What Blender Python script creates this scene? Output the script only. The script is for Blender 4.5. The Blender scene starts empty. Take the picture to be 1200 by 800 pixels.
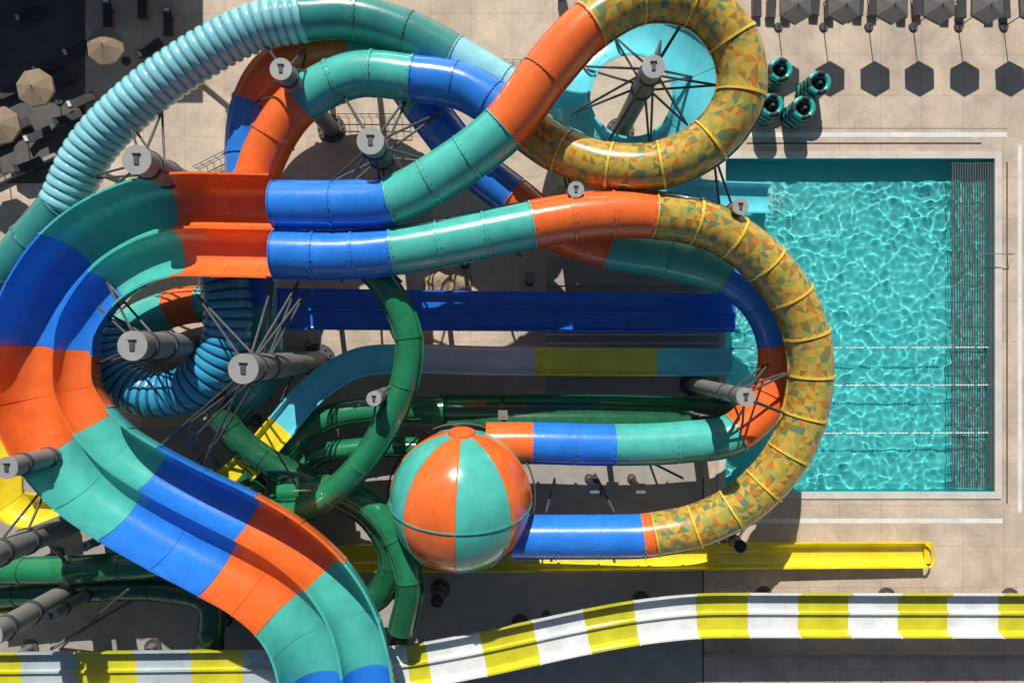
import bpy, math, random
from mathutils import Vector, noise
random.seed(7)
H=50.0; K=16.0
def P(px,py,h=0.0):
    f=(1-h/H)/K
    return Vector(((px-600)*f,(400-py)*f,h))
sc=bpy.context.scene
# ---------------- materials ----------------
M={}
def nt(name):
    m=bpy.data.materials.new(name); m.use_nodes=True
    n=m.node_tree; b=n.nodes['Principled BSDF']
    return m,n,b
def lk(n,a,b): n.links.new(a,b)
def paint(name,col,rough=0.2,var=0.18,coat=0.5,metal=0.0,scale=0.7,grime=0.2):
    m,n,b=nt(name)
    tc=n.nodes.new('ShaderNodeTexCoord')
    no=n.nodes.new('ShaderNodeTexNoise'); no.inputs['Scale'].default_value=scale; no.inputs['Detail'].default_value=6
    no.inputs['Roughness'].default_value=0.65
    lk(n,tc.outputs['Object'],no.inputs['Vector'])
    r=n.nodes.new('ShaderNodeValToRGB')
    r.color_ramp.elements[0].position=0.3; r.color_ramp.elements[1].position=0.7
    r.color_ramp.elements[0].color=(*[c*(1-var) for c in col],1)
    r.color_ramp.elements[1].color=(*[min(1,c*(1+var*0.6)+0.008) for c in col],1)
    lk(n,no.outputs['Fac'],r.inputs['Fac'])
    n2=n.nodes.new('ShaderNodeTexNoise'); n2.inputs['Scale'].default_value=3.5; n2.inputs['Detail'].default_value=8
    n2.inputs['Roughness'].default_value=0.75
    lk(n,tc.outputs['Object'],n2.inputs['Vector'])
    r2=n.nodes.new('ShaderNodeValToRGB'); r2.color_ramp.elements[0].position=0.52; r2.color_ramp.elements[1].position=0.78
    r2.color_ramp.elements[0].color=(0,0,0,1); r2.color_ramp.elements[1].color=(grime,grime,grime,1)
    lk(n,n2.outputs['Fac'],r2.inputs['Fac'])
    mx=n.nodes.new('ShaderNodeMixRGB'); mx.inputs['Color2'].default_value=(0.30,0.28,0.24,1)
    lk(n,r2.outputs['Color'],mx.inputs['Fac']); lk(n,r.outputs['Color'],mx.inputs['Color1'])
    lk(n,mx.outputs['Color'],b.inputs['Base Color'])
    mr=n.nodes.new('ShaderNodeMapRange'); mr.inputs['To Min'].default_value=rough*0.6; mr.inputs['To Max'].default_value=rough*1.6
    lk(n,n2.outputs['Fac'],mr.inputs['Value']); lk(n,mr.outputs['Result'],b.inputs['Roughness'])
    b.inputs['Metallic'].default_value=metal; b.inputs['Coat Weight'].default_value=coat; b.inputs['Coat Roughness'].default_value=0.1
    if coat>0:
        bp=n.nodes.new('ShaderNodeBump'); bp.inputs['Strength'].default_value=0.15; bp.inputs['Distance'].default_value=0.04
        lk(n,no.outputs['Fac'],bp.inputs['Height']); lk(n,bp.outputs['Normal'],b.inputs['Normal']); lk(n,bp.outputs['Normal'],b.inputs['Coat Normal'])
    M[name]=m; return m
paint('orange',(0.90,0.16,0.026))
paint('teal',(0.075,0.50,0.43))
paint('blue',(0.022,0.22,0.80))
paint('royal',(0.012,0.15,0.66))
paint('ltblue',(0.28,0.66,0.74))
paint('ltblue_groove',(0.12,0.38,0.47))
paint('cyan',(0.12,0.64,0.76))
paint('dkteal',(0.04,0.27,0.25))
paint('ribblue',(0.035,0.36,0.62),rough=0.3)
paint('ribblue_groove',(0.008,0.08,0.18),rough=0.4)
paint('green',(0.012,0.20,0.085))
paint('dkgreen',(0.007,0.10,0.042))
paint('yellow',(0.90,0.70,0.02),rough=0.14,coat=0.8)
paint('olive',(0.64,0.60,0.025),rough=0.14,coat=0.8)
paint('flangeyellow',(0.92,0.62,0.05))
paint('white',(0.80,0.82,0.82),rough=0.14,coat=0.8)
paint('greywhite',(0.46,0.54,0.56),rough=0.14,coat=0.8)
paint('steel',(0.24,0.24,0.235),rough=0.5,coat=0,metal=0.2)
paint('capsteel',(0.34,0.34,0.33),rough=0.5,coat=0)
paint('dksteel',(0.07,0.07,0.075),rough=0.5,coat=0)
paint('grate',(0.13,0.14,0.14),rough=0.6,coat=0)
paint('black',(0.02,0.02,0.022),rough=0.5,coat=0)
paint('canvas',(0.27,0.20,0.135),rough=0.9,coat=0,scale=3)
paint('canvasgrey',(0.13,0.12,0.115),rough=0.9,coat=0,scale=3)
paint('cushion',(0.05,0.05,0.055),rough=0.9,coat=0)
paint('towel',(0.6,0.6,0.58),rough=0.95,coat=0)
paint('foam',(0.75,0.85,0.86),rough=0.9,coat=0,grime=0)
paint('rockstone',(0.40,0.30,0.20),rough=0.9,coat=0,scale=2)
paint('wood',(0.20,0.12,0.07),rough=0.7,coat=0)
paint('coping',(0.64,0.60,0.53),rough=0.7,coat=0,grime=0.3)
paint('whitepaint',(0.78,0.77,0.73),rough=0.7,coat=0,grime=0.5)
paint('wall',(0.38,0.34,0.29),rough=0.85,coat=0)
paint('glass',(0.03,0.05,0.06),rough=0.1,coat=0)
paint('ringteal',(0.015,0.40,0.36),rough=0.3)
def mosaic():
    m,n,b=nt('mosaic')
    uv=n.nodes.new('ShaderNodeUVMap')
    sp=n.nodes.new('ShaderNodeSeparateXYZ')
    vm=n.nodes.new('ShaderNodeVectorMath'); vm.operation='SCALE'; vm.inputs['Scale'].default_value=1/0.46
    lk(n,uv.outputs['UV'],vm.inputs[0]); 
    fl=n.nodes.new('ShaderNodeVectorMath'); fl.operation='FLOOR'; lk(n,vm.outputs[0],fl.inputs[0])
    fr=n.nodes.new('ShaderNodeVectorMath'); fr.operation='FRACTION'; lk(n,vm.outputs[0],fr.inputs[0])
    lk(n,fr.outputs[0],sp.inputs[0])
    wn0=n.nodes.new('ShaderNodeTexWhiteNoise'); wn0.noise_dimensions='3D'; lk(n,fl.outputs[0],wn0.inputs['Vector'])
    gt0=n.nodes.new('ShaderNodeMath'); gt0.operation='GREATER_THAN'; gt0.inputs[1].default_value=0.5; lk(n,wn0.outputs['Value'],gt0.inputs[0])
    inv=n.nodes.new('ShaderNodeMath'); inv.operation='SUBTRACT'; inv.inputs[0].default_value=1; lk(n,sp.outputs['X'],inv.inputs[1])
    mxs=n.nodes.new('ShaderNodeMix'); lk(n,gt0.outputs[0],mxs.inputs[0]); lk(n,sp.outputs['X'],mxs.inputs[2]); lk(n,inv.outputs[0],mxs.inputs[3])
    gt=n.nodes.new('ShaderNodeMath'); gt.operation='GREATER_THAN'; lk(n,mxs.outputs[0],gt.inputs[0]); lk(n,sp.outputs['Y'],gt.inputs[1])
    cb=n.nodes.new('ShaderNodeCombineXYZ'); lk(n,gt.outputs[0],cb.inputs['Z'])
    ad=n.nodes.new('ShaderNodeVectorMath'); ad.operation='ADD'; lk(n,fl.outputs[0],ad.inputs[0]); lk(n,cb.outputs[0],ad.inputs[1])
    wn=n.nodes.new('ShaderNodeTexWhiteNoise'); wn.noise_dimensions='3D'; lk(n,ad.outputs[0],wn.inputs['Vector'])
    r=n.nodes.new('ShaderNodeValToRGB'); cr=r.color_ramp; cr.interpolation='CONSTANT'
    cols=[(0,(0.56,0.20,0.03)),(0.12,(0.60,0.38,0.06)),(0.36,(0.36,0.34,0.07)),(0.58,(0.13,0.24,0.12)),(0.70,(0.50,0.35,0.07)),(0.88,(0.32,0.19,0.04))]
    cr.elements[0].color=(*cols[0][1],1); cr.elements[1].position=cols[1][0]; cr.elements[1].color=(*cols[1][1],1)
    for p,c in cols[2:]:
        e=cr.elements.new(p); e.color=(*c,1)
    lk(n,wn.outputs['Value'],r.inputs['Fac']); lk(n,r.outputs['Color'],b.inputs['Base Color'])
    b.inputs['Roughness'].default_value=0.22; b.inputs['Coat Weight'].default_value=0.4
    M['mosaic']=m
mosaic()
def ground_mat():
    m,n,b=nt('concrete_paving')
    tc=n.nodes.new('ShaderNodeTexCoord')
    br=n.nodes.new('ShaderNodeTexBrick'); br.offset=0; br.inputs['Scale'].default_value=1.0
    br.inputs['Brick Width'].default_value=3.0; br.inputs['Row Height'].default_value=3.0
    br.inputs['Mortar Size'].default_value=0.014
    br.inputs['Color1'].default_value=(0.76,0.62,0.49,1); br.inputs['Color2'].default_value=(0.70,0.575,0.46,1); br.inputs['Mortar'].default_value=(0.42,0.34,0.27,1)
    lk(n,tc.outputs['Object'],br.inputs['Vector'])
    no=n.nodes.new('ShaderNodeTexNoise'); no.inputs['Scale'].default_value=0.3; no.inputs['Detail'].default_value=11; no.inputs['Roughness'].default_value=0.75; no.inputs['Distortion'].default_value=0.4
    lk(n,tc.outputs['Object'],no.inputs['Vector'])
    r=n.nodes.new('ShaderNodeValToRGB'); r.color_ramp.elements[0].position=0.33; r.color_ramp.elements[1].position=0.62
    r.color_ramp.elements[0].color=(0.66,0.65,0.65,1); r.color_ramp.elements[1].color=(1.08,1.06,1.04,1)
    lk(n,no.outputs['Fac'],r.inputs['Fac'])
    mx=n.nodes.new('ShaderNodeMixRGB'); mx.blend_type='MULTIPLY'; mx.inputs['Fac'].default_value=1
    lk(n,br.outputs['Color'],mx.inputs['Color1']); lk(n,r.outputs['Color'],mx.inputs['Color2'])
    n3=n.nodes.new('ShaderNodeTexNoise'); n3.inputs['Scale'].default_value=6; n3.inputs['Detail'].default_value=6
    lk(n,tc.outputs['Object'],n3.inputs['Vector'])
    bp=n.nodes.new('ShaderNodeBump'); bp.inputs['Strength'].default_value=0.3; bp.inputs['Distance'].default_value=0.03
    lk(n,n3.outputs['Fac'],bp.inputs['Height']); lk(n,bp.outputs['Normal'],b.inputs['Normal'])
    mx2=n.nodes.new('ShaderNodeMixRGB'); mx2.blend_type='MULTIPLY'; mx2.inputs['Fac'].default_value=0.3
    lk(n,mx.outputs['Color'],mx2.inputs['Color1']); lk(n,n3.outputs['Fac'],mx2.inputs['Color2'])
    lk(n,mx2.outputs['Color'],b.inputs['Base Color']); b.inputs['Roughness'].default_value=0.8
    M['ground']=m
ground_mat()
def flat_mat(name,c1,c2,scale,rough=0.8):
    m,n,b=nt(name)
    tc=n.nodes.new('ShaderNodeTexCoord'); no=n.nodes.new('ShaderNodeTexNoise'); no.inputs['Scale'].default_value=scale; no.inputs['Detail'].default_value=8; no.inputs['Roughness'].default_value=0.7
    lk(n,tc.outputs['Object'],no.inputs['Vector'])
    r=n.nodes.new('ShaderNodeValToRGB'); r.color_ramp.elements[0].position=0.3; r.color_ramp.elements[1].position=0.7
    r.color_ramp.elements[0].color=(*c1,1); r.color_ramp.elements[1].color=(*c2,1)
    lk(n,no.outputs['Fac'],r.inputs['Fac']); lk(n,r.outputs['Color'],b.inputs['Base Color']); b.inputs['Roughness'].default_value=rough
    M[name]=m; return m
flat_mat('greyslab',(0.30,0.275,0.25),(0.44,0.40,0.36),0.6)
flat_mat('shadedeck',(0.07,0.068,0.07),(0.13,0.12,0.115),0.8)  # paving tone darkened to paint the terrace shade into its colour
flat_mat('poolfloor',(0.07,0.58,0.60),(0.15,0.73,0.72),0.16,0.5)
flat_mat('poolwall',(0.03,0.34,0.38),(0.05,0.42,0.45),1.0,0.5)
def water():
    m,n,b=nt('pool_water')
    b.inputs['Base Color'].default_value=(0.90,0.99,0.99,1)
    b.inputs['Roughness'].default_value=0.0; b.inputs['IOR'].default_value=1.333
    b.inputs['Transmission Weight'].default_value=1.0
    M['water']=m
water()
# ---------------- mesh builder ----------------
class MB:
    def __init__(s): s.v=[];s.f=[];s.m=[];s.uv=[];s.mats=[]
    def mi(s,name):
        if name not in s.mats: s.mats.append(name)
        return s.mats.index(name)
    def face(s,idx,mat,uv=None):
        s.f.append(tuple(idx)); s.m.append(s.mi(mat)); s.uv.append(uv)
    def box(s,c,size,mat,rz=0,tilt=0):
        c=Vector(c); b=len(s.v); x,y,z=[q/2 for q in size]
        for dz in(-z,z):
            for dx,dy in((-x,-y),(x,-y),(x,y),(-x,y)):
                yy=dy*math.cos(tilt)-dz*math.sin(tilt); zz=dy*math.sin(tilt)+dz*math.cos(tilt)
                s.v.append((c.x+dx*math.cos(rz)-yy*math.sin(rz),c.y+dx*math.sin(rz)+yy*math.cos(rz),c.z+zz))
        for q in((3,2,1,0),(4,5,6,7),(0,1,5,4),(1,2,6,5),(2,3,7,6),(3,0,4,7)): s.face([b+i for i in q],mat)
    def cyl(s,p0,p1,r0,r1,mat,n=16,caps=True):
        p0=Vector(p0);p1=Vector(p1); d=(p1-p0).normalized()
        a=d.orthogonal().normalized(); c=d.cross(a); b=len(s.v)
        for p,r in((p0,r0),(p1,r1)):
            for i in range(n):
                t=2*math.pi*i/n; s.v.append(tuple(p+a*(r*math.cos(t))+c*(r*math.sin(t))))
        for i in range(n):
            j=(i+1)%n; s.face((b+i,b+j,b+n+j,b+n+i),mat)
        if caps:
            s.face([b+i for i in range(n)][::-1],mat); s.face([b+n+i for i in range(n)],mat)
    def torus(s,c,R,r,mat,n=28,k=10):
        b=len(s.v); c=Vector(c)
        for i in range(n):
            t=2*math.pi*i/n
            for j in range(k):
                u=2*math.pi*j/k
                s.v.append((c.x+(R+r*math.cos(u))*math.cos(t),c.y+(R+r*math.cos(u))*math.sin(t),c.z+r*math.sin(u)))
        for i in range(n):
            for j in range(k):
                i2=(i+1)%n;j2=(j+1)%k
                mm=mat if isinstance(mat,str) else mat[(i//4)%2]
                s.face((b+i*k+j,b+i2*k+j,b+i2*k+j2,b+i*k+j2),mm)
    def build(s,name,smooth=True,parent=None,ang=38):
        me=bpy.data.meshes.new(name); me.from_pydata(s.v,[],s.f)
        for q in s.mats: me.materials.append(M[q])
        me.polygons.foreach_set('material_index',s.m)
        if any(u for u in s.uv):
            l=me.uv_layers.new(name='UVMap'); k=0
            for p,u in zip(me.polygons,s.uv):
                for t in range(len(p.vertices)):
                    l.data[p.loop_start+t].uv=u[t] if u else (0,0)
        if smooth:
            me.polygons.foreach_set('use_smooth',[True]*len(me.polygons))
            me.set_sharp_from_angle(angle=math.radians(ang))
        me.update()
        o=bpy.data.objects.new(name,me); sc.collection.objects.link(o)
        if parent: o.parent=parent
        return o
def empty(name):
    o=bpy.data.objects.new(name,None); o.empty_display_size=0.3; sc.collection.objects.link(o); return o
# ---------------- path ----------------
class Path:
    def __init__(s,pts):
        W=[P(*p[:3]) for p in pts]; n=len(W)
        ext=[W[0]*2-W[1]]+W+[W[-1]*2-W[-2]]
        s.p=[];s.s=[];s.knots=[];L=0
        for i in range(n-1):
            p0,p1,p2,p3=ext[i:i+4]; s.knots.append(L)
            t0=0;t1=t0+max((p1-p0).length,1e-3)**.5;t2=t1+max((p2-p1).length,1e-3)**.5;t3=t2+max((p3-p2).length,1e-3)**.5
            N=24
            for k in range(N):
                t=t1+(t2-t1)*k/N
                A1=p0*((t1-t)/(t1-t0))+p1*((t-t0)/(t1-t0));A2=p1*((t2-t)/(t2-t1))+p2*((t-t1)/(t2-t1));A3=p2*((t3-t)/(t3-t2))+p3*((t-t2)/(t3-t2))
                B1=A1*((t2-t)/(t2-t0))+A2*((t-t0)/(t2-t0));B2=A2*((t3-t)/(t3-t1))+A3*((t-t1)/(t3-t1))
                C=B1*((t2-t)/(t2-t1))+B2*((t-t1)/(t2-t1))
                if s.p: L+=(C-s.p[-1]).length
                if k==0: s.knots[-1]=L
                s.p.append(C);s.s.append(L)
        L+=(W[-1]-s.p[-1]).length; s.p.append(W[-1]); s.s.append(L); s.knots.append(L); s.L=L
    def at(s,d):
        import bisect
        d=max(0,min(s.L,d)); i=max(1,min(len(s.s)-1,bisect.bisect_left(s.s,d)))
        a=s.s[i-1];b=s.s[i]; f=0 if b<=a else (d-a)/(b-a)
        return s.p[i-1].lerp(s.p[i],f)
    def tan(s,d):
        return (s.at(d+0.25)-s.at(d-0.25)).normalized()
def bands(pts,path,seclen):
    mats=[]
    for i,p in enumerate(pts):
        if len(p)>3 and p[3]:
            mats.append([path.knots[i],p[3]])
    out=[]
    for j,(s0,m) in enumerate(mats):
        s1=mats[j+1][0] if j+1<len(mats) else path.L
        n=max(1,round((s1-s0)/seclen)); 
        for k in range(n): out.append((s0+(s1-s0)*k/n,s0+(s1-s0)*(k+1)/n,m))
    return out
def sweep(mb,path,bd,prof,step=0.35,fl=1.06,fw=0.07,flmat=None,scalefn=None,bank=None,rib=0,caps=True):
    st=[]
    for bi,(a,b,m) in enumerate(bd):
        if rib:
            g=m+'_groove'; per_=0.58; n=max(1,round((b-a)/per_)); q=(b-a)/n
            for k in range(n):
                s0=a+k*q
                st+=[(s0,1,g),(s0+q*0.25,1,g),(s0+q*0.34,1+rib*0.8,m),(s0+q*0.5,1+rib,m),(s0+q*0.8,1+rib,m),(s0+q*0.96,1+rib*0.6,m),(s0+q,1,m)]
            continue
        fm=(flmat or {}).get(m,m)
        st.append((a,fl,fm)); st.append((a+fw,fl,fm)); st.append((a+fw,1,m))
        n=max(1,int((b-a-2*fw)/step))
        for k in range(1,n): st.append((a+fw+(b-a-2*fw)*k/n,1,m))
        st.append((b-fw,1,m)); st.append((b-fw,fl,fm)); st.append((b,fl,fm))
    n=len(prof); base=len(mb.v)
    per=[0]
    for i in range(n): per.append(per[-1]+math.dist(prof[i],prof[(i+1)%n]))
    for s,sca,m in st:
        p=path.at(s);T=path.tan(s); side=T.cross(Vector((0,0,1))).normalized(); up=side.cross(T)
        if bank:
            a=bank(s); side,up=side*math.cos(a)+up*math.sin(a), up*math.cos(a)-side*math.sin(a)
        k=sca*(scalefn(s) if scalefn else 1)
        for x,z in prof: mb.v.append(tuple(p+side*(x*k)+up*(z*k)))
    for i in range(len(st)-1):
        if abs(st[i+1][0]-st[i][0])<1e-6 and abs(st[i+1][1]-st[i][1])<1e-6: continue
        m=st[i+1][2]
        for j in range(n):
            j2=(j+1)%n;a=base+i*n; b_=base+(i+1)*n
            mb.face((a+j,a+j2,b_+j2,b_+j),m,((per[j],st[i][0]),(per[j+1],st[i][0]),(per[j+1],st[i+1][0]),(per[j],st[i+1][0])))
    if caps:
        mb.face([base+j for j in range(n)][::-1],bd[0][2]); e=base+(len(st)-1)*n; mb.face([e+j for j in range(n)],bd[-1][2])
def circle(r,n=30): return [(r*math.cos(2*math.pi*i/n+math.pi/2),r*math.sin(2*math.pi*i/n+math.pi/2)) for i in range(n)]
def thicken(poly,t):
    out=[]
    for i,(x,z) in enumerate(poly):
        a=poly[max(0,i-1)];b=poly[min(len(poly)-1,i+1)]
        dx,dz=b[0]-a[0],b[1]-a[1]; l=math.hypot(dx,dz) or 1
        out.append((x+dz/l*t,z-dx/l*t))
    return poly+out[::-1]
def trough(r,depth=1.0,lip=0.12,n=16):
    p=[(-r-lip,0)]
    for i in range(n+1):
        t=math.pi*i/n; p.append((-r*math.cos(t),-depth*r*math.sin(t)))
    p.append((r+lip,0)); return thicken(p,0.07)
def flatch(w,hw,div=0):
    p=[(-w/2-0.12,hw),(-w/2,hw),(-w/2+0.03,0.2),(-w/2+0.2,0)]
    if div:
        for k in range(1,div+1):
            c=-w/2+w*k/(div+1); p+=[(c-0.12,0),(c-0.07,0.22),(c+0.07,0.22),(c+0.12,0)]
    p+=[(w/2-0.2,0),(w/2-0.03,0.2),(w/2,hw),(w/2+0.12,hw)]
    return thicken(p,0.07)
FL={'mosaic':'flangeyellow'}
def support(px_world,htop,r=0.22,name='support_pole'):
    x,y=px_world; mb=MB()
    mb.cyl((x,y,0.1),(x,y,htop),r,r,'steel',14)
    mb.cyl((x,y,0),(x,y,0.12),r*2.1,r*2.1,'dksteel',14)
    mb.box((x,y,htop-0.1),(r*4,r*4,0.16),'steel')
    return mb.build(name)
def autosup(path,off,every=8.0,start=3.0,r=0.22):
    s=start
    while s<path.L:
        p=path.at(s)
        if p.z-off>0.8 and not(15.2<p.x<35.3 and -11<p.y<13.5) and abs(p.x)<40 and abs(p.y)<27: support((p.x,p.y),p.z-off,r)
        s+=every
def tube(name,pts,r,seclen=3.2,rib=0,step=0.35,fl=1.06,fw=0.07,sup=0,seg=32):
    pa=Path(pts); mb=MB(); bd_=bands(pts,pa,seclen); sweep(mb,pa,bd_,circle(r,seg),step=step,fl=fl,fw=fw,flmat=FL,rib=rib)
    for sg in(-1,1):
        prof=[(sg*r*0.995,-0.05),(sg*(r+0.1),-0.05),(sg*(r+0.1),0.05),(sg*r*0.995,0.05)]
        if sg<0: prof=prof[::-1]
        if not rib: sweep(mb,pa,bd_,prof,step=step*1.5,fl=1.0,fw=0.02,flmat=FL)
    if not rib and r>1.1:
        # bolt heads around each joint flange
        for a,b_,m in bd_[1:]:
            for ds in(-0.12,0.12):
                s=a+ds; p=pa.at(s);T=pa.tan(s); side=T.cross(Vector((0,0,1))).normalized(); up=side.cross(T)
                for k in range(-4,5):
                    t=k*math.radians(19); d=up*math.cos(t)+side*math.sin(t)
                    mb.cyl(p+d*(r-0.01),p+d*(r+0.04),0.035,0.03,'steel',5)
    o=mb.build(name)
    if sup: autosup(pa,r,sup)
    return pa
def chan(name,pts,prof,seclen=3.2,sup=0,off=0.1,scalefn=None,bank=None,r=0.2,fl=1.025):
    pa=Path(pts); mb=MB(); sweep(mb,pa,bands(pts,pa,seclen),prof,fl=fl,fw=0.05,scalefn=scalefn,bank=bank)
    mb.build(name)
    if sup: autosup(pa,off,sup,r=r)
    return pa

# ---------------- ground + pool ----------------
px0,px1,py0,py1=P(850,0).x,P(1165,0).x,P(0,576).y,P(0,186).y
G=400
xs=[-G,px0,px1,G]; ys=[-G,py0,py1,G]
mb=MB()
for y in ys:
    for x in xs: mb.v.append((x,y,0))
for j in range(3):
    for i in range(3):
        if i==1 and j==1: continue
        a=j*4+i; mb.face((a,a+1,a+5,a+4),'ground')
mb.build('ground',smooth=False)
pool=empty('swimming_pool')
D=-1.35
mb=MB()
mb.v=[(px0,py0,D),(px1,py0,D),(px1,py1,D),(px0,py1,D),(px0,py0,-0.0),(px1,py0,0),(px1,py1,0),(px0,py1,0)]
mb.face((0,1,2,3),'poolfloor')
for q in((0,4,5,1),(1,5,6,2),(2,6,7,3),(3,7,4,0)): mb.face(q,'poolwall')
fo=mb.build('basin',smooth=False,parent=pool)
mb=MB(); cw=0.5; z=0.03
cx=(px0+px1)/2; cy=(py0+py1)/2; w=px1-px0; h=py1-py0
for c,s in(((cx,py1+cw/2,z),(w+2*cw,cw,0.1)),((cx,py0-cw/2,z),(w+2*cw,cw,0.1)),((px1+cw/2,cy,z),(cw,h-0.004,0.1)),((px0-cw/2,cy,z),(cw,h-0.004,0.1))): mb.box(c,s,'coping')
mb.build('coping',smooth=False,parent=pool)
nx,ny=270,330; mb=MB()
def wave(x,y):
    q=noise.noise(Vector((x*0.4,y*0.4,5)))
    wx=x+0.35*q; wy=y+0.35*noise.noise(Vector((x*0.4,y*0.4,15)))
    a=noise.noise(Vector((wx*1.3,wy*1.3,0.3))); b2=noise.noise(Vector((wx*2.6+9,wy*2.6,2.3)))
    c=0.85+0.5*noise.noise(Vector((x*0.15,y*0.15,8)))
    return (0.080*a+0.028*b2)*c
for j in range(ny+1):
    for i in range(nx+1):
        x=px0+0.002+(w-0.004)*i/nx; y=py0+0.002+(h-0.004)*j/ny
        mb.v.append((x,y,-0.2+wave(x,y)))
for j in range(ny):
    for i in range(nx):
        a=j*(nx+1)+i; mb.face((a,a+1,a+nx+2,a+nx+1),'water')
wo=mb.build('water',parent=pool,ang=180)
wo.cycles.is_caustics_caster=True
fo.cycles.is_caustics_receiver=True
mb=MB()
for (fx,fy,n_,sp) in((864,367,160,0.9),(862,424,120,0.7),(898,234,200,0.9)):
    c=P(fx,fy)
    for k in range(n_):
        x=c.x+abs(random.gauss(0,sp)); y=c.y+random.gauss(0,sp*0.6)
        if not(px0+0.2<x<px1-3 and py0+.2<y<py1-.2): continue
        r=random.uniform(0.012,0.04); z=-0.2+wave(x,y)+0.01
        mb.cyl((x,y,z),(x,y,z+r*0.6),r,r*0.4,'foam',7)
mb.build('splash_foam')
mb=MB()
gx0=P(1116,0).x
for k in range(17):
    x=gx0+(px1-gx0-0.1)*k/16
    mb.box((x,cy,0.0),(0.05,h-0.6,0.10),'grate')
for k in range(14):
    y=py0+0.3+(h-0.6)*k/13
    mb.box(((gx0+px1)/2,y,-0.075),(px1-gx0-0.05,0.05,0.03),'grate')
mb.build('overflow_grating',smooth=False)
mb=MB()
def line(x0,y0,x1,y1,wd,mat='whitepaint',z=0.006):
    a=P(x0,y0);b2=P(x1,y1); d=(b2-a);l=d.length; ang=math.atan2(d.y,d.x)
    mb.box(((a.x+b2.x)/2,(a.y+b2.y)/2,z),(l,wd,0.006),mat,rz=ang)
line(875,158,1180,158,0.35); line(1195,170,1195,600,0.3); line(885,610,1175,610,0.35); line(905,150,1180,150.5,0.08,'greyslab',0.01)
mb.build('pool_border_marking',smooth=False)
mb=MB()
def slab(x0,y0,x1,y1,mat,z=0.004):
    a=P(x0,y1);b2=P(x1,y0); k=len(mb.v)
    mb.v+= [(a.x,a.y,z),(b2.x,a.y,z),(b2.x,b2.y,z),(a.x,b2.y,z)]; mb.face((k,k+1,k+2,k+3),mat)
slab(-200,500,824,900,'greyslab'); slab(640,300,838,470,'greyslab')
mb.build('pavement',smooth=False)
mb=MB(); slab(-300,-60,100,215,'shadedeck',0.008); slab(-300,800,1400,860,'shadedeck',0.008); mb.build('terrace_shade_paving',smooth=False)  # terrace slab is dark where shade lies; the shade is in its colour
mb=MB(); 
a=P(0,215);b2=P(105,165)
d=b2-a; mb.box(((a.x+b2.x)/2,(a.y+b2.y)/2,0.2),(d.length+3,0.25,0.4),'wall',rz=math.atan2(d.y,d.x)); mb.build('terrace_kerb')
mb=MB(); a=P(825,765); b2=P(1300,765); mb.box(((a.x+b2.x)/2,a.y,0.15),(b2.x-a.x,0.2,0.3),'wall'); mb.build('low_wall')
mb=MB(); line(824,560,824,900,0.12,'dksteel',0.01); line(640,392,850,392,0.15,'whitepaint',0.012); line(640,402,850,402,0.1,'whitepaint',0.012)
line(875,168,1150,168,0.12,'dksteel',0.01); line(1180,190,1180,590,0.10,'dksteel',0.01)
mb.build('drain_channel',smooth=False)
for y in(408,452,508):
    mb=MB(); a=P(858,y,0.3); b2=P(1158,y-1,0.3)
    mb.cyl(a,b2,0.025,0.025,'whitepaint',6)
    n=70
    for k in range(n):
        p=a.lerp(b2,(k+.5)/n); mb.cyl(p-Vector((0.07,0,0)),p+Vector((0.07,0,0)),0.055,0.055,'whitepaint' if k%6 else 'blue',8)
    for e in(a,b2): mb.cyl((e.x,e.y,-0.2 if e is a else 0),(e.x,e.y,0.4),0.06,0.06,'steel',8)
    mb.build('pool_lane_rope')
# ---------------- slides ----------------
E=[(322,240,9.6,'blue'),(400,240,9.7),(458,235,9.9,'teal'),(515,206,10.3),(590,150,11,'orange'),(640,85,11.5),(692,30,11.8,'mosaic'),(755,-2,11.9),(822,8,11.8),(862,55,11.5),(868,110,11.2),(838,160,10.6),(780,192,9.8),(715,195,9.0),(655,175,8.4),(612,146,8.0,'blue'),(545,103,7.8),(484,92,7.7,'teal'),(415,88,7.5),(352,120,7.2,'orange'),(318,165,7.0),(300,215,6.6),(300,260,6.2)]
pE=tube('enclosed_tube_slide',E,1.36,seclen=3.0,sup=0)
F=[(322,298,9.6,'blue'),(400,299,9.5),(460,294,9.4,'teal'),(540,280,9.3),(624,263,9.2,'orange'),(700,252,9.1),(765,252,9.0,'mosaic'),(830,264,8.8),(890,302,8.5),(935,362,8.1),(950,435,7.6),(930,520,7.0),(880,582,6.4),(820,615,5.9),(768,626,5.5,'orange'),(753,628,5.4,'blue'),(690,629,5.2),(600,629,5.1)]
pF=tube('enclosed_tube_slide',F,1.36,seclen=2.6)
Dp=[(292,240,4.5,'blue'),(288,165,4.7),(296,122,4.8,'orange'),(318,84,4.9),(355,64,4.9),(412,58,4.9,'teal'),(462,80,4.9),(497,125,4.9,'blue'),(550,190,4.9),(600,230,4.9,'orange'),(650,268,4.8),(712,290,4.7,'teal'),(780,301,4.6),(850,322,4.5,'blue'),(892,355,4.5),(912,405,4.5,'orange'),(905,458,4.5),(862,507,4.5,'teal'),(800,518,4.5),(720,521,4.5,'blue'),(624,519,4.5,'orange'),(570,519,4.5)]
pD=tube('enclosed_tube_slide',Dp,1.3,seclen=3.4,sup=9)
A1=[(-30,360,5.6,'dkteal'),(15,310,5.8),(73,243,6.4)]
tube('enclosed_tube_slide',A1,1.36,seclen=3,sup=9)
A1=[(73,243,6.4,'ltblue'),(106,176,7.0),(165,115,7.6),(235,65,7.8),(300,32,7.7),(356,22,7.5)]
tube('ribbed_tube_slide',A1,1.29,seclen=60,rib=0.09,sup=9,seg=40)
A2=[(356,22,7.5,'dkteal'),(410,20,7.3),(470,36,7.0),(530,66,6.7,'ltblue'),(590,102,6.4),(640,135,6.2)]
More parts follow.
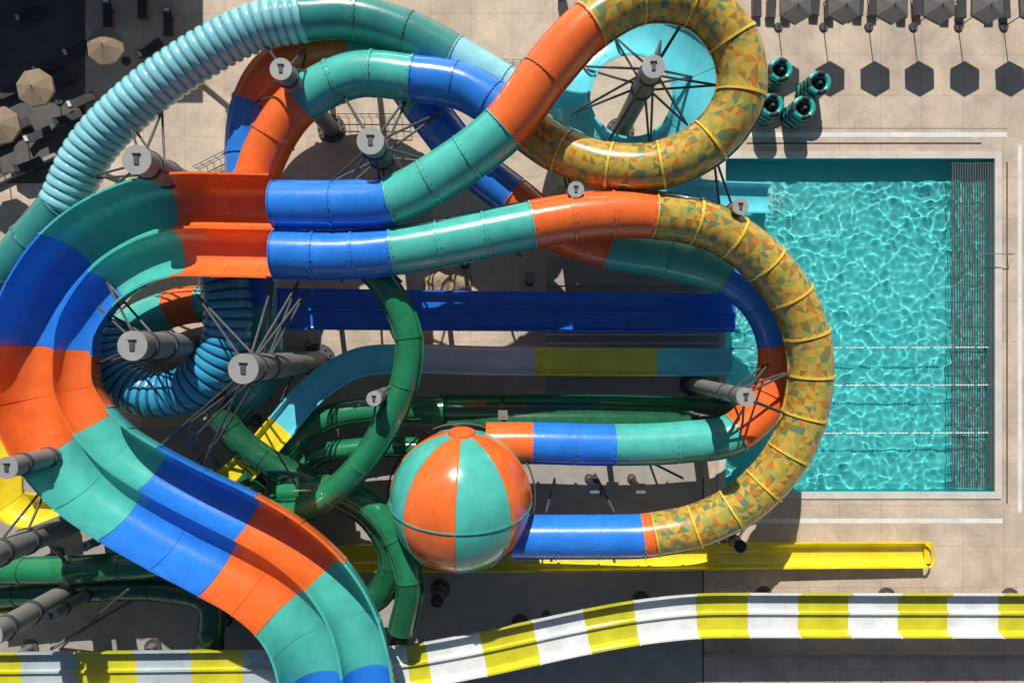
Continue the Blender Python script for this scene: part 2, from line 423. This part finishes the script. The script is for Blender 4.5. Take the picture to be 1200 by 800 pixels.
tube('enclosed_tube_slide',A2,1.32,seclen=3.2,sup=8)
R1=[(255,300,5.9,'ribblue'),(266,350,5.9),(263,405,5.8),(232,448,5.7),(185,462,5.6),(145,448,5.5),(125,415,5.3),(118,380,5.1)]
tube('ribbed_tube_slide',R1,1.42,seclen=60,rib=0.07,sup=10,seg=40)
R2=[(118,425,2.6,'teal'),(150,385,2.6),(200,362,2.6,'orange'),(235,356,2.6,'teal'),(300,360,2.6),(310,430,2.6),(270,480,2.6)]
tube('enclosed_tube_slide',R2,1.2,seclen=3,sup=8)
G1=[(420,300,8.0,'green'),(455,340,8.2),(479,395,8.1),(472,455,7.9),(440,520,7.3),(400,568,6.6),(350,598,5.9),(290,600,5.4)]
tube('green_tube_slide',G1,0.78,seclen=3,sup=0)
G2=[(245,455,5,'dkgreen'),(270,505,4.8),(320,545,4.6),(380,572,4.4),(435,605,4.2),(460,655,4.0),(440,700,3.8),(385,712,3.6)]
tube('green_tube_slide',G2,0.85,seclen=3,sup=8)
G3=[(330,580,3.2,'green'),(335,530,3.2),(380,492,3.1),(430,481,3.0),(520,480,2.9)]
tube('green_tube_slide',G3,0.8,seclen=3,sup=7)
G4=[(350,560,3.0,'green'),(370,535,3.0),(420,525,3),(500,524,3)]
tube('green_tube_slide',G4,0.6,seclen=3)
chan('green_open_slide',[(515,480,2.8,'dkgreen'),(700,480,2.1),(870,484,1.2)],trough(0.95,0.9),sup=8,off=0.9)
tube('green_tube_slide',[(-30,668,4,'green'),(60,668,4),(130,664,4),(200,655,4,'dkgreen'),(260,600,4.2),(300,560,4.3)],0.85,sup=8)
tube('green_tube_slide',[(-30,700,2.5,'dkgreen'),(80,690,2.6),(200,690,2.6),(245,705,2.6),(250,780,2.6),(330,860,2.6)],0.85,sup=8)
tube('green_tube_slide',[(330,575,4.6,'green'),(400,575,5.0),(450,610,5.2),(480,680,5.2,'dkgreen'),(470,740,5)],0.8,sup=9)
chan('open_body_slide',[(325,362,4.6,'royal'),(500,364,3.4),(700,366,1.9),(862,367,0.5)],flatch(2.5,0.5,1),sup=8,seclen=4)
mb=MB(); p=P(307,340,4.8); mb.box(p,(2.0,2.2,0.15),'blue'); mb.box(p+Vector((-1.0,0,0.4)),(0.08,2.2,0.8),'ltblue'); mb.box(p+Vector((1.0,0,0.4)),(0.08,2.2,0.8),'ltblue'); mb.cyl((p.x,p.y,0),(p.x,p.y,4.7),0.2,0.2,'steel'); mb.build('slide_start_platform')
chan('open_body_slide',[(225,600,4.6,'yellow'),(290,545,4.3),(330,500,4.1,'cyan'),(370,455,3.8),(420,425,3.5),(466,420,3.2,'greywhite'),(560,422,2.6),(627,423,2.2,'olive'),(770,424,1.1,'cyan'),(858,424,0.5)],flatch(1.75,0.35),sup=8,seclen=4)
chan('yellow_open_slide',[(-20,705,2.4,'yellow'),(120,690,2.3),(260,672,2.2),(400,655,2.0),(520,655,1.7),(700,654,1.4),(900,651,1.0),(1088,650,0.75)],trough(0.82,0.75,0.14),sup=7,off=0.7,seclen=4)
mb=MB(); e=P(1088,650,0.75); 
for k in range(13):
    t=-math.pi/2+math.pi*k/12; t2=t+math.pi/12
    if k<12: mb.cyl(e+Vector((0.45*math.cos(t),0.9*math.sin(t),0)),e+Vector((0.45*math.cos(t2),0.9*math.sin(t2),0)),0.08,0.08,'yellow',8)
mb.box(e+Vector((0.2,0,-0.45)),(0.5,1.5,0.1),'yellow'); mb.build('slide_end_rim')
chan('yellow_open_slide',[(-30,500,5.5,'yellow'),(0,540,5.3),(10,590,5.0),(60,600,4.8,'greywhite'),(110,590,4.6),(150,560,4.6)],trough(1.1,0.8),sup=8,off=0.9)
X=[-60,25,90,160,225,285,345,415,478,502,566,628,687,745,816,876,935,994,1052,1110,1170,1230,1290]
def sy(x):
    if x<450: return 787-(x+60)*0.012
    if x<850:
        t=(x-450)/400; t=t*t*(3-2*t)*0.6+0.4*math.sin(t*math.pi/2); return 781-t*64
    return 717+ (x-850)*0.002
pts=[]
for i,x in enumerate(X):
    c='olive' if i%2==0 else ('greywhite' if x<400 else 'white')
    if i>=9: c='white' if (i%2==1) else 'olive'
    pts.append((x,sy(x),3.6-0.0004*x,c))
chan('striped_racing_slide',pts,flatch(2.75,0.6,1),sup=9,seclen=5,r=0.3)
DB=[(322,268,9.2,'orange'),(270,267,9.1),(200,268,9.0,'teal'),(145,287,8.9),(103,318,8.8,'blue'),(68,372,8.6),(61,410,8.5,'orange'),(63,462,8.4),(86,508,8.3,'teal'),(120,545,8.2),(162,573,8.1,'blue'),(215,602,8.0),(275,632,7.9,'orange'),(318,657,7.8),(358,692,7.7,'teal'),(385,735,7.6),(400,796,7.5,'blue'),(402,860,7.3)]
def dprof():
    p=[(-3.05,1.1),(-2.93,1.1)]
    n=16
    for i in range(n+1):
        t=math.pi*i/n; x=-1.5-1.42*math.cos(t); z=-1.2*math.sin(t)**0.8
        if i<=n//2: z+=1.1*(1-math.sin(t))
        p.append((x,z))
    for i in range(n+1):
        t=math.pi*i/n; x=1.5-1.42*math.cos(t); z=-1.2*math.sin(t)**0.8
        if i>=n//2: z+=1.1*(1-math.sin(t))
        p.append((x,z))
    p+=[(2.93,1.1),(3.05,1.1)]
    q=[]
    for a in p:
        if not q or math.dist(a,q[-1])>1e-4: q.append(a)
    return thicken(q,0.08)
pa=Path(DB); mb=MB()
sweep(mb,pa,bands(DB,pa,3.3),dprof(),fl=1.015,fw=0.035,scalefn=lambda s:1+0.14*min(1,max(0,(s-15)/20)))
mb.build('twin_lane_open_slide'); 
def ringpath(cx,cy,R,h0,h1,a0,a1,n,mat):
    return [(cx+R*math.cos(a0+(a1-a0)*i/n),cy-R*math.sin(a0+(a1-a0)*i/n),h0+(h1-h0)*i/n)+((mat,) if i==0 else ()) for i in range(n+1)]
chan('spiral_open_slide',ringpath(740,112,82,6.6,4.8,math.radians(170),math.radians(-230),24,'cyan'),trough(1.75,0.5,0.14),seclen=4)
chan('spiral_open_slide',[(700,180,3.8,'cyan'),(760,215,3.0),(820,228,2.0),(905,232,0.5)],trough(1.0,0.6),seclen=4)
# ---------------- ball ----------------
ball=empty('ball_chamber'); bc=P(540,585,5.8); R=4.55
ax=Vector((0.03,0.96,0.22)).normalized(); e1=Vector((0,0,1)); e1=(e1-ax*e1.dot(ax)).normalized(); e2=ax.cross(e1)
mb=MB(); NU,NV=64,40
for j in range(NV+1):
    th=math.pi*j/NV
    for i in range(NU):
        ph=2*math.pi*i/NU; 
        d=ax*math.cos(th)+(e1*math.cos(ph)+e2*math.sin(ph))*math.sin(th); mb.v.append(tuple(bc+d*R))
for j in range(NV):
    for i in range(NU):
        a=j*NU+i;b2=j*NU+(i+1)%NU; mb.face((a,b2,b2+NU,a+NU),'orange' if (i//8)%2 else 'teal')
sh=mb.build('shell',parent=ball)
mb=MB()
def arc(fn,n,r,mat):
    q=[fn(k/n) for k in range(n+1)]
    for k in range(n): mb.cyl(q[k],q[k+1],r,r,mat,6,False)
for g in range(8):
    ph=2*math.pi*g/8
    arc(lambda t:bc+(ax*math.cos(math.pi*t)+(e1*math.cos(ph)+e2*math.sin(ph))*math.sin(math.pi*t))*(R+0.01),40,0.05,'teal' if g%2 else 'orange')
arc(lambda t:bc+(e1*math.cos(2*math.pi*t)+e2*math.sin(2*math.pi*t))*(R+0.02),64,0.06,'dkteal')
c2=bc+ax*R; mb.cyl(c2-ax*0.15,c2+ax*0.15,0.9,0.8,'orange',24)
mb.build('seams',parent=ball)
mb=MB()
for k in range(6):
    a=k*math.pi/3; p=Vector((bc.x+3.2*math.cos(a),bc.y+3.2*math.sin(a),0)); mb.cyl(p,(p.x,p.y,3.2),0.2,0.2,'steel',12)
mb.torus((bc.x,bc.y,3.0),3.6,0.15,'steel'); mb.torus((bc.x,bc.y,5.2),4.85,0.06,'dksteel',48); 
for k in range(12):
    a=k*math.pi/6; mb.cyl((bc.x+4.85*math.cos(a),bc.y+4.85*math.sin(a),5.2),(bc.x+3.6*math.cos(a),bc.y+3.6*math.sin(a),3.0),0.05,0.05,'dksteel',6)
mb.build('support_frame',parent=ball)
# ---------------- masts ----------------
def mast(px,py,h,r,arms=(),capmat='capsteel'):
    e=empty('support_mast'); t=P(px,py,h); mb=MB()
    mb.cyl((t.x,t.y,0.15),(t.x,t.y,h-0.12),r,r,'steel',28)
    mb.cyl((t.x,t.y,h-0.12),(t.x,t.y,h),r*1.06,r*1.06,capmat,28)
    mb.box((t.x,t.y-0.05*r,h+0.03),(r*0.35,r*0.6,0.07),'dksteel')
    mb.box((t.x,t.y+r*0.4,h+0.05),(r*0.6,0.06,0.1),'black')
    mb.cyl((t.x,t.y,0),(t.x,t.y,0.16),r*1.7,r*1.7,'dksteel',28)
    for k in range(12):
        a=k*math.pi/6; mb.cyl((t.x+r*1.4*math.cos(a),t.y+r*1.4*math.sin(a),0.16),(t.x+r*1.4*math.cos(a),t.y+r*1.4*math.sin(a),0.3),0.06,0.06,'steel',6)
    for hh in (h-1.2,h-3.4):
        if hh>0.5: mb.cyl((t.x,t.y,hh-0.12),(t.x,t.y,hh+0.12),r*1.12,r*1.12,'dksteel',28)
    mb.build('column',parent=e)
    if arms:
        mb=MB()
        for a in arms:
            q=P(*a); d=(Vector((q.x-t.x,q.y-t.y,0))).normalized()
            for zo in(1.2,3.4):
                s0=Vector((t.x,t.y,h-zo))+d*r*0.9
                mb.cyl(s0,q,0.075,0.075,'dksteel',8)
        mb.build('bracing_arms',parent=e)
    return e
mast(329,81,11,0.6,[(345,120,6),(300,120,6.2),(380,85,6.2),(360,55,5.5),(310,50,7)])
mast(434,165,12,0.72,[(400,225,9),(470,215,9),(510,190,9.2),(395,100,6.8),(480,110,6.8),(520,130,6.5),(385,215,8.8),(455,270,9)])
mast(160,187,12,0.78,[(120,230,7.8),(190,130,7.0),(225,215,8),(150,140,6.8),(95,210,6.4)])
mast(155,405,12.5,0.78,[(115,360,8),(105,430,8),(125,330,8),(200,440,5.6)])
mast(285,432,14,0.76,[(230,345,8.2),(320,330,8.5),(350,330,8.8),(360,340,8.6),(190,520,7.6),(215,525,7.6),(240,540,7.6)])
mast(766,78,12,0.62,[(740+74*math.cos(a),112-74*math.sin(a),5.0) for a in [k*math.pi/4+0.3 for k in range(8)]]+[(810,10,10.8),(840,100,10.2)])
mast(675,222,10.2,0.45,[(655,185,7.6),(700,240,8.0),(640,245,8.2)])
mast(868,242,10.2,0.45,[(850,270,7.8),(835,175,9.5),(885,290,7.6)])
mast(438,467,9.8,0.42,[(472,440,7.2),(460,490,7),(430,530,6.6)])
mast(874,465,11.7,0.5,[(905,420,4),(940,430,6.8),(935,490,6.4),(870,500,4)])
mast(-20,655,12,0.75,[(60,560,7)]); mast(8,548,11,0.6,[(60,540,7.5)]); mast(-12,745,10,0.7)
mast(60,722,7,0.4); mast(512,704,2.4,0.42,capmat='black'); mast(868,640,3.6,0.4,[(860,600,4.5)],capmat='black')
mast(180,640,6.2,0.5); mast(330,620,6.0,0.5); mast(100,640,5.5,0.3)
for q in((560,150),(620,330),(545,310),(480,380),(690,560),(740,560),(590,480)): support((P(*q).x,P(*q).y),3.6,0.16)
def truss(name,segs,r=0.09,mat='dksteel'):
    mb=MB()
    for a,b2 in segs: mb.cyl(P(*a),P(*b2),r,r,mat,8)
    mb.build(name)
truss('steel_bracing',[((180,590,0),(250,520,7)),((200,600,0),(262,500,7)),((150,620,0),(215,540,7)),((70,760,0),(150,690,6)),((360,400,0),(330,470,6.5)),((400,260,0),(470,330,8)),((440,250,0),(400,330,8.2)),((560,260,0),(610,300,8)),((700,560,0),(720,600,4.4)),((650,560,0),(640,600,4.4)),((760,540,0),(800,560,4.2))])
truss('steel_bracing',[((300,600,0),(220,500,7.2)),((330,590,0),(240,490,7.2)),((120,700,0),(40,620,7)),((160,700,0),(60,760,6))],0.12,'steel')
def railing(pts,hh=1.1,z0=0,rails=(0.3,0.7),sp=0.55):
    mb=MB()
    for a,b2 in zip(pts,pts[1:]):
        A=P(*a);B=P(*b2); A.z=B.z=0; n=max(1,int((B-A).length/sp))
        for k in range(n+1):
            p=A.lerp(B,k/n); mb.cyl((p.x,p.y,z0),(p.x,p.y,z0+hh),0.025,0.025,'steel',6)
        for z in rails+(hh,): mb.cyl((A.x,A.y,z0+z),(B.x,B.y,z0+z),0.03,0.03,'steel',6)
    mb.build('railing')
railing([(575,78),(628,78)],1.3); railing([(235,200),(290,172)],1.2); railing([(245,210),(300,182)],1.2); railing([(400,140),(480,140)],1.2); railing([(1135,299),(1180,299)],0.8,0,(),2.5); railing([(640,336),(820,336)],1.0)
# ---------------- umbrellas & loungers ----------------
def umbrella_mesh(r,n,mat,z1=3.5):
    mb=MB(); z0=z1-0.42
    mb.v.append((0,0,z1))
    for i in range(n): 
        a=2*math.pi*i/n+math.pi/6; mb.v.append((r*math.cos(a),r*math.sin(a),z0))
    for i in range(n): 
        a=2*math.pi*i/n+math.pi/6; mb.v.append((r*math.cos(a),r*math.sin(a),z0-0.18))
    for i in range(n):
        j=(i+1)%n; mb.face((0,1+i,1+j),mat); mb.face((1+i,1+n+i,1+n+j,1+j),mat)
    for i in range(n): mb.cyl((0,0,z1-0.04),tuple(Vector(mb.v[1+i])-Vector((0,0,0.02))),0.02,0.02,'wood',5)
    mb.cyl((0,0,0),(0,0,z1+0.12),0.04,0.035,'dksteel',8); mb.cyl((0,0,0),(0,0,0.12),0.35,0.3,'dksteel',16)
    return mb
um1=umbrella_mesh(1.22,6,'canvasgrey').build('beach_umbrella',smooth=False); um1.location=P(912,32)
def inst(o,name,loc,rz=0):
    c=bpy.data.objects.new(name,o.data); sc.collection.objects.link(c); c.location=loc; c.rotation_euler=(0,0,rz); return c
for x in(965,1018,1070,1123,1176): inst(um1,'beach_umbrella',P(x,32),random.uniform(-.06,.06))
um2=umbrella_mesh(1.35,8,'canvas',3.0).build('beach_umbrella',smooth=False); um2.location=P(148,72)
for q in((70,118),(32,160),(-20,60),(10,205)): inst(um2,'beach_umbrella',P(*q),random.random())
mb=MB()
mb.box((0,-0.25,0.33),(0.68,1.35,0.06),'wood'); mb.box((0,-0.25,0.40),(0.62,1.32,0.09),'cushion'); mb.box((0,0.70,0.52),(0.62,0.68,0.09),'cushion',tilt=0.45)
for sx in(-0.3,0.3):
    for y in(-0.8,0.35): mb.box((sx,y,0.15),(0.06,0.06,0.3),'wood')
mb.box((0,0.85,0.66),(0.42,0.22,0.08),'towel',tilt=0.45)
lo=mb.build('sun_lounger',smooth=False); lo.location=P(885,8)
for k,x in enumerate(range(902,1200,17)):
    if k%3!=2: inst(lo,'sun_lounger',P(x,8+random.uniform(-2,2)),random.uniform(-.08,.08))
for x,y,r in((60,80,2),(75,95,2),(95,60,2),(170,90,2.2),(180,60,2.2),(15,110,2),(25,150,2),(50,160,2),(85,140,2),(100,120,2),(130,20,0),(200,30,0),(170,10,0),(40,20,2),(660,12,0.2),(0,170,2),(40,195,2),(120,150,2.2)): inst(lo,'sun_lounger',P(x,y),r)
for x in(985,1090,1150):
    mb=MB(); p=P(x+8,14); mb.cyl((p.x,p.y,0.4),(p.x,p.y,0.45),0.3,0.3,'towel'); mb.cyl((p.x,p.y,0),(p.x,p.y,0.4),0.05,0.05,'dksteel'); mb.build('side_table')
for q in((902,95),(945,110),(928,138),(892,135)):
    mb=MB(); p=P(*q)
    for k in range(7): mb.torus((p.x+random.uniform(-.03,.03),p.y+random.uniform(-.03,.03),0.2+0.3*k),0.68,0.19,('ringteal','black') if k%2==0 else ('black','ringteal'))
    mb.cyl((p.x,p.y,0),(p.x,p.y,2.3),0.1,0.1,'dksteel'); mb.build('inner_tube_stack')
# landscaping stones between the slides
import bmesh
for (qx,qy,s) in((515,333,1.1),(540,330,0.8),(500,345,0.6),(175,425,0.9),(195,430,0.6),(660,225,0.6)):
    bm=bmesh.new(); bmesh.ops.create_icosphere(bm,subdivisions=3,radius=s)
    for v in bm.verts:
        v.co*=1+0.35*noise.noise(v.co*1.6+Vector((qx,qy,0))); v.co.z*=0.55
    me=bpy.data.meshes.new('rock'); bm.to_mesh(me); bm.free(); me.materials.append(M['rockstone'])
    o=bpy.data.objects.new('rock',me); sc.collection.objects.link(o); o.location=P(qx,qy)+Vector((0,0,0.1))
# unseen building beyond the frame, added and sized to shade the terrace
bd=empty('offframe_shade_building'); mb=MB(); a=P(-200,-190); b2=P(215,-32); cx=(a.x+b2.x)/2; cy=(a.y+b2.y)/2; W=b2.x-a.x;L=a.y-b2.y
HB=7.0
mb.box((cx,cy,HB/2),(W,L,HB),'wall'); mb.build('walls',smooth=False,parent=bd)
mb=MB(); mb.box((cx,cy,HB+0.15),(W+0.6,L+0.6,0.28),'greyslab'); mb.build('roof',smooth=False,parent=bd)
mb=MB()
for k in range(7):
    x=a.x+W*(k+.5)/7
    for zz in(1.7,5.0): mb.box((x,b2.y-0.01,zz),(2.2,0.06,2.0),'glass')
mb.build('windows',smooth=False,parent=bd)
mb=MB(); p=P(700,566)
mb.box((p.x,p.y,0.4),(0.5,1.6,0.08),'dksteel',rz=0.5); mb.cyl((p.x-.4,p.y+.5,0),(p.x+.5,p.y-.9,1.1),0.04,0.04,'steel',8); mb.torus((p.x+0.3,p.y-0.6,0.2),0.18,0.05,'black'); mb.build('hand_trolley')
for q in((480,100),(700,715),(740,745),(640,720)):
    mb=MB(); p=P(*q); mb.cyl((p.x,p.y,0),(p.x,p.y,0.06),0.35,0.35,'dksteel'); mb.box((p.x,p.y,0.08),(0.3,0.05,0.03),'steel'); mb.build('manhole_cover')
# ---------------- light / world / camera ----------------
el=math.radians(38); az=math.radians(7)
L=bpy.data.lights.new('sun','SUN'); L.energy=5.0; L.angle=math.radians(0.5); L.color=(1,0.95,0.87)
lo_=bpy.data.objects.new('sun',L); sc.collection.objects.link(lo_); lo_.rotation_euler=(-(math.pi/2-el),0,az); lo_.location=(0,60,60)
L.cycles.is_caustics_light=True
wd=bpy.data.worlds.new('World'); sc.world=wd; wd.use_nodes=True
n=wd.node_tree; bg=n.nodes['Background']; sk=n.nodes.new('ShaderNodeTexSky'); sk.sky_type='NISHITA'; sk.sun_disc=False; sk.sun_elevation=el; sk.sun_rotation=-az
n.links.new(sk.outputs['Color'],bg.inputs['Color']); bg.inputs['Strength'].default_value=0.055
cam=bpy.data.cameras.new('camera'); cam.lens=24; cam.sensor_width=36; cam.clip_end=2000
co=bpy.data.objects.new('camera',cam); sc.collection.objects.link(co); co.location=(0,0,H); sc.camera=co
sc.view_settings.view_transform='Standard'; sc.view_settings.look='None'; sc.view_settings.exposure=0
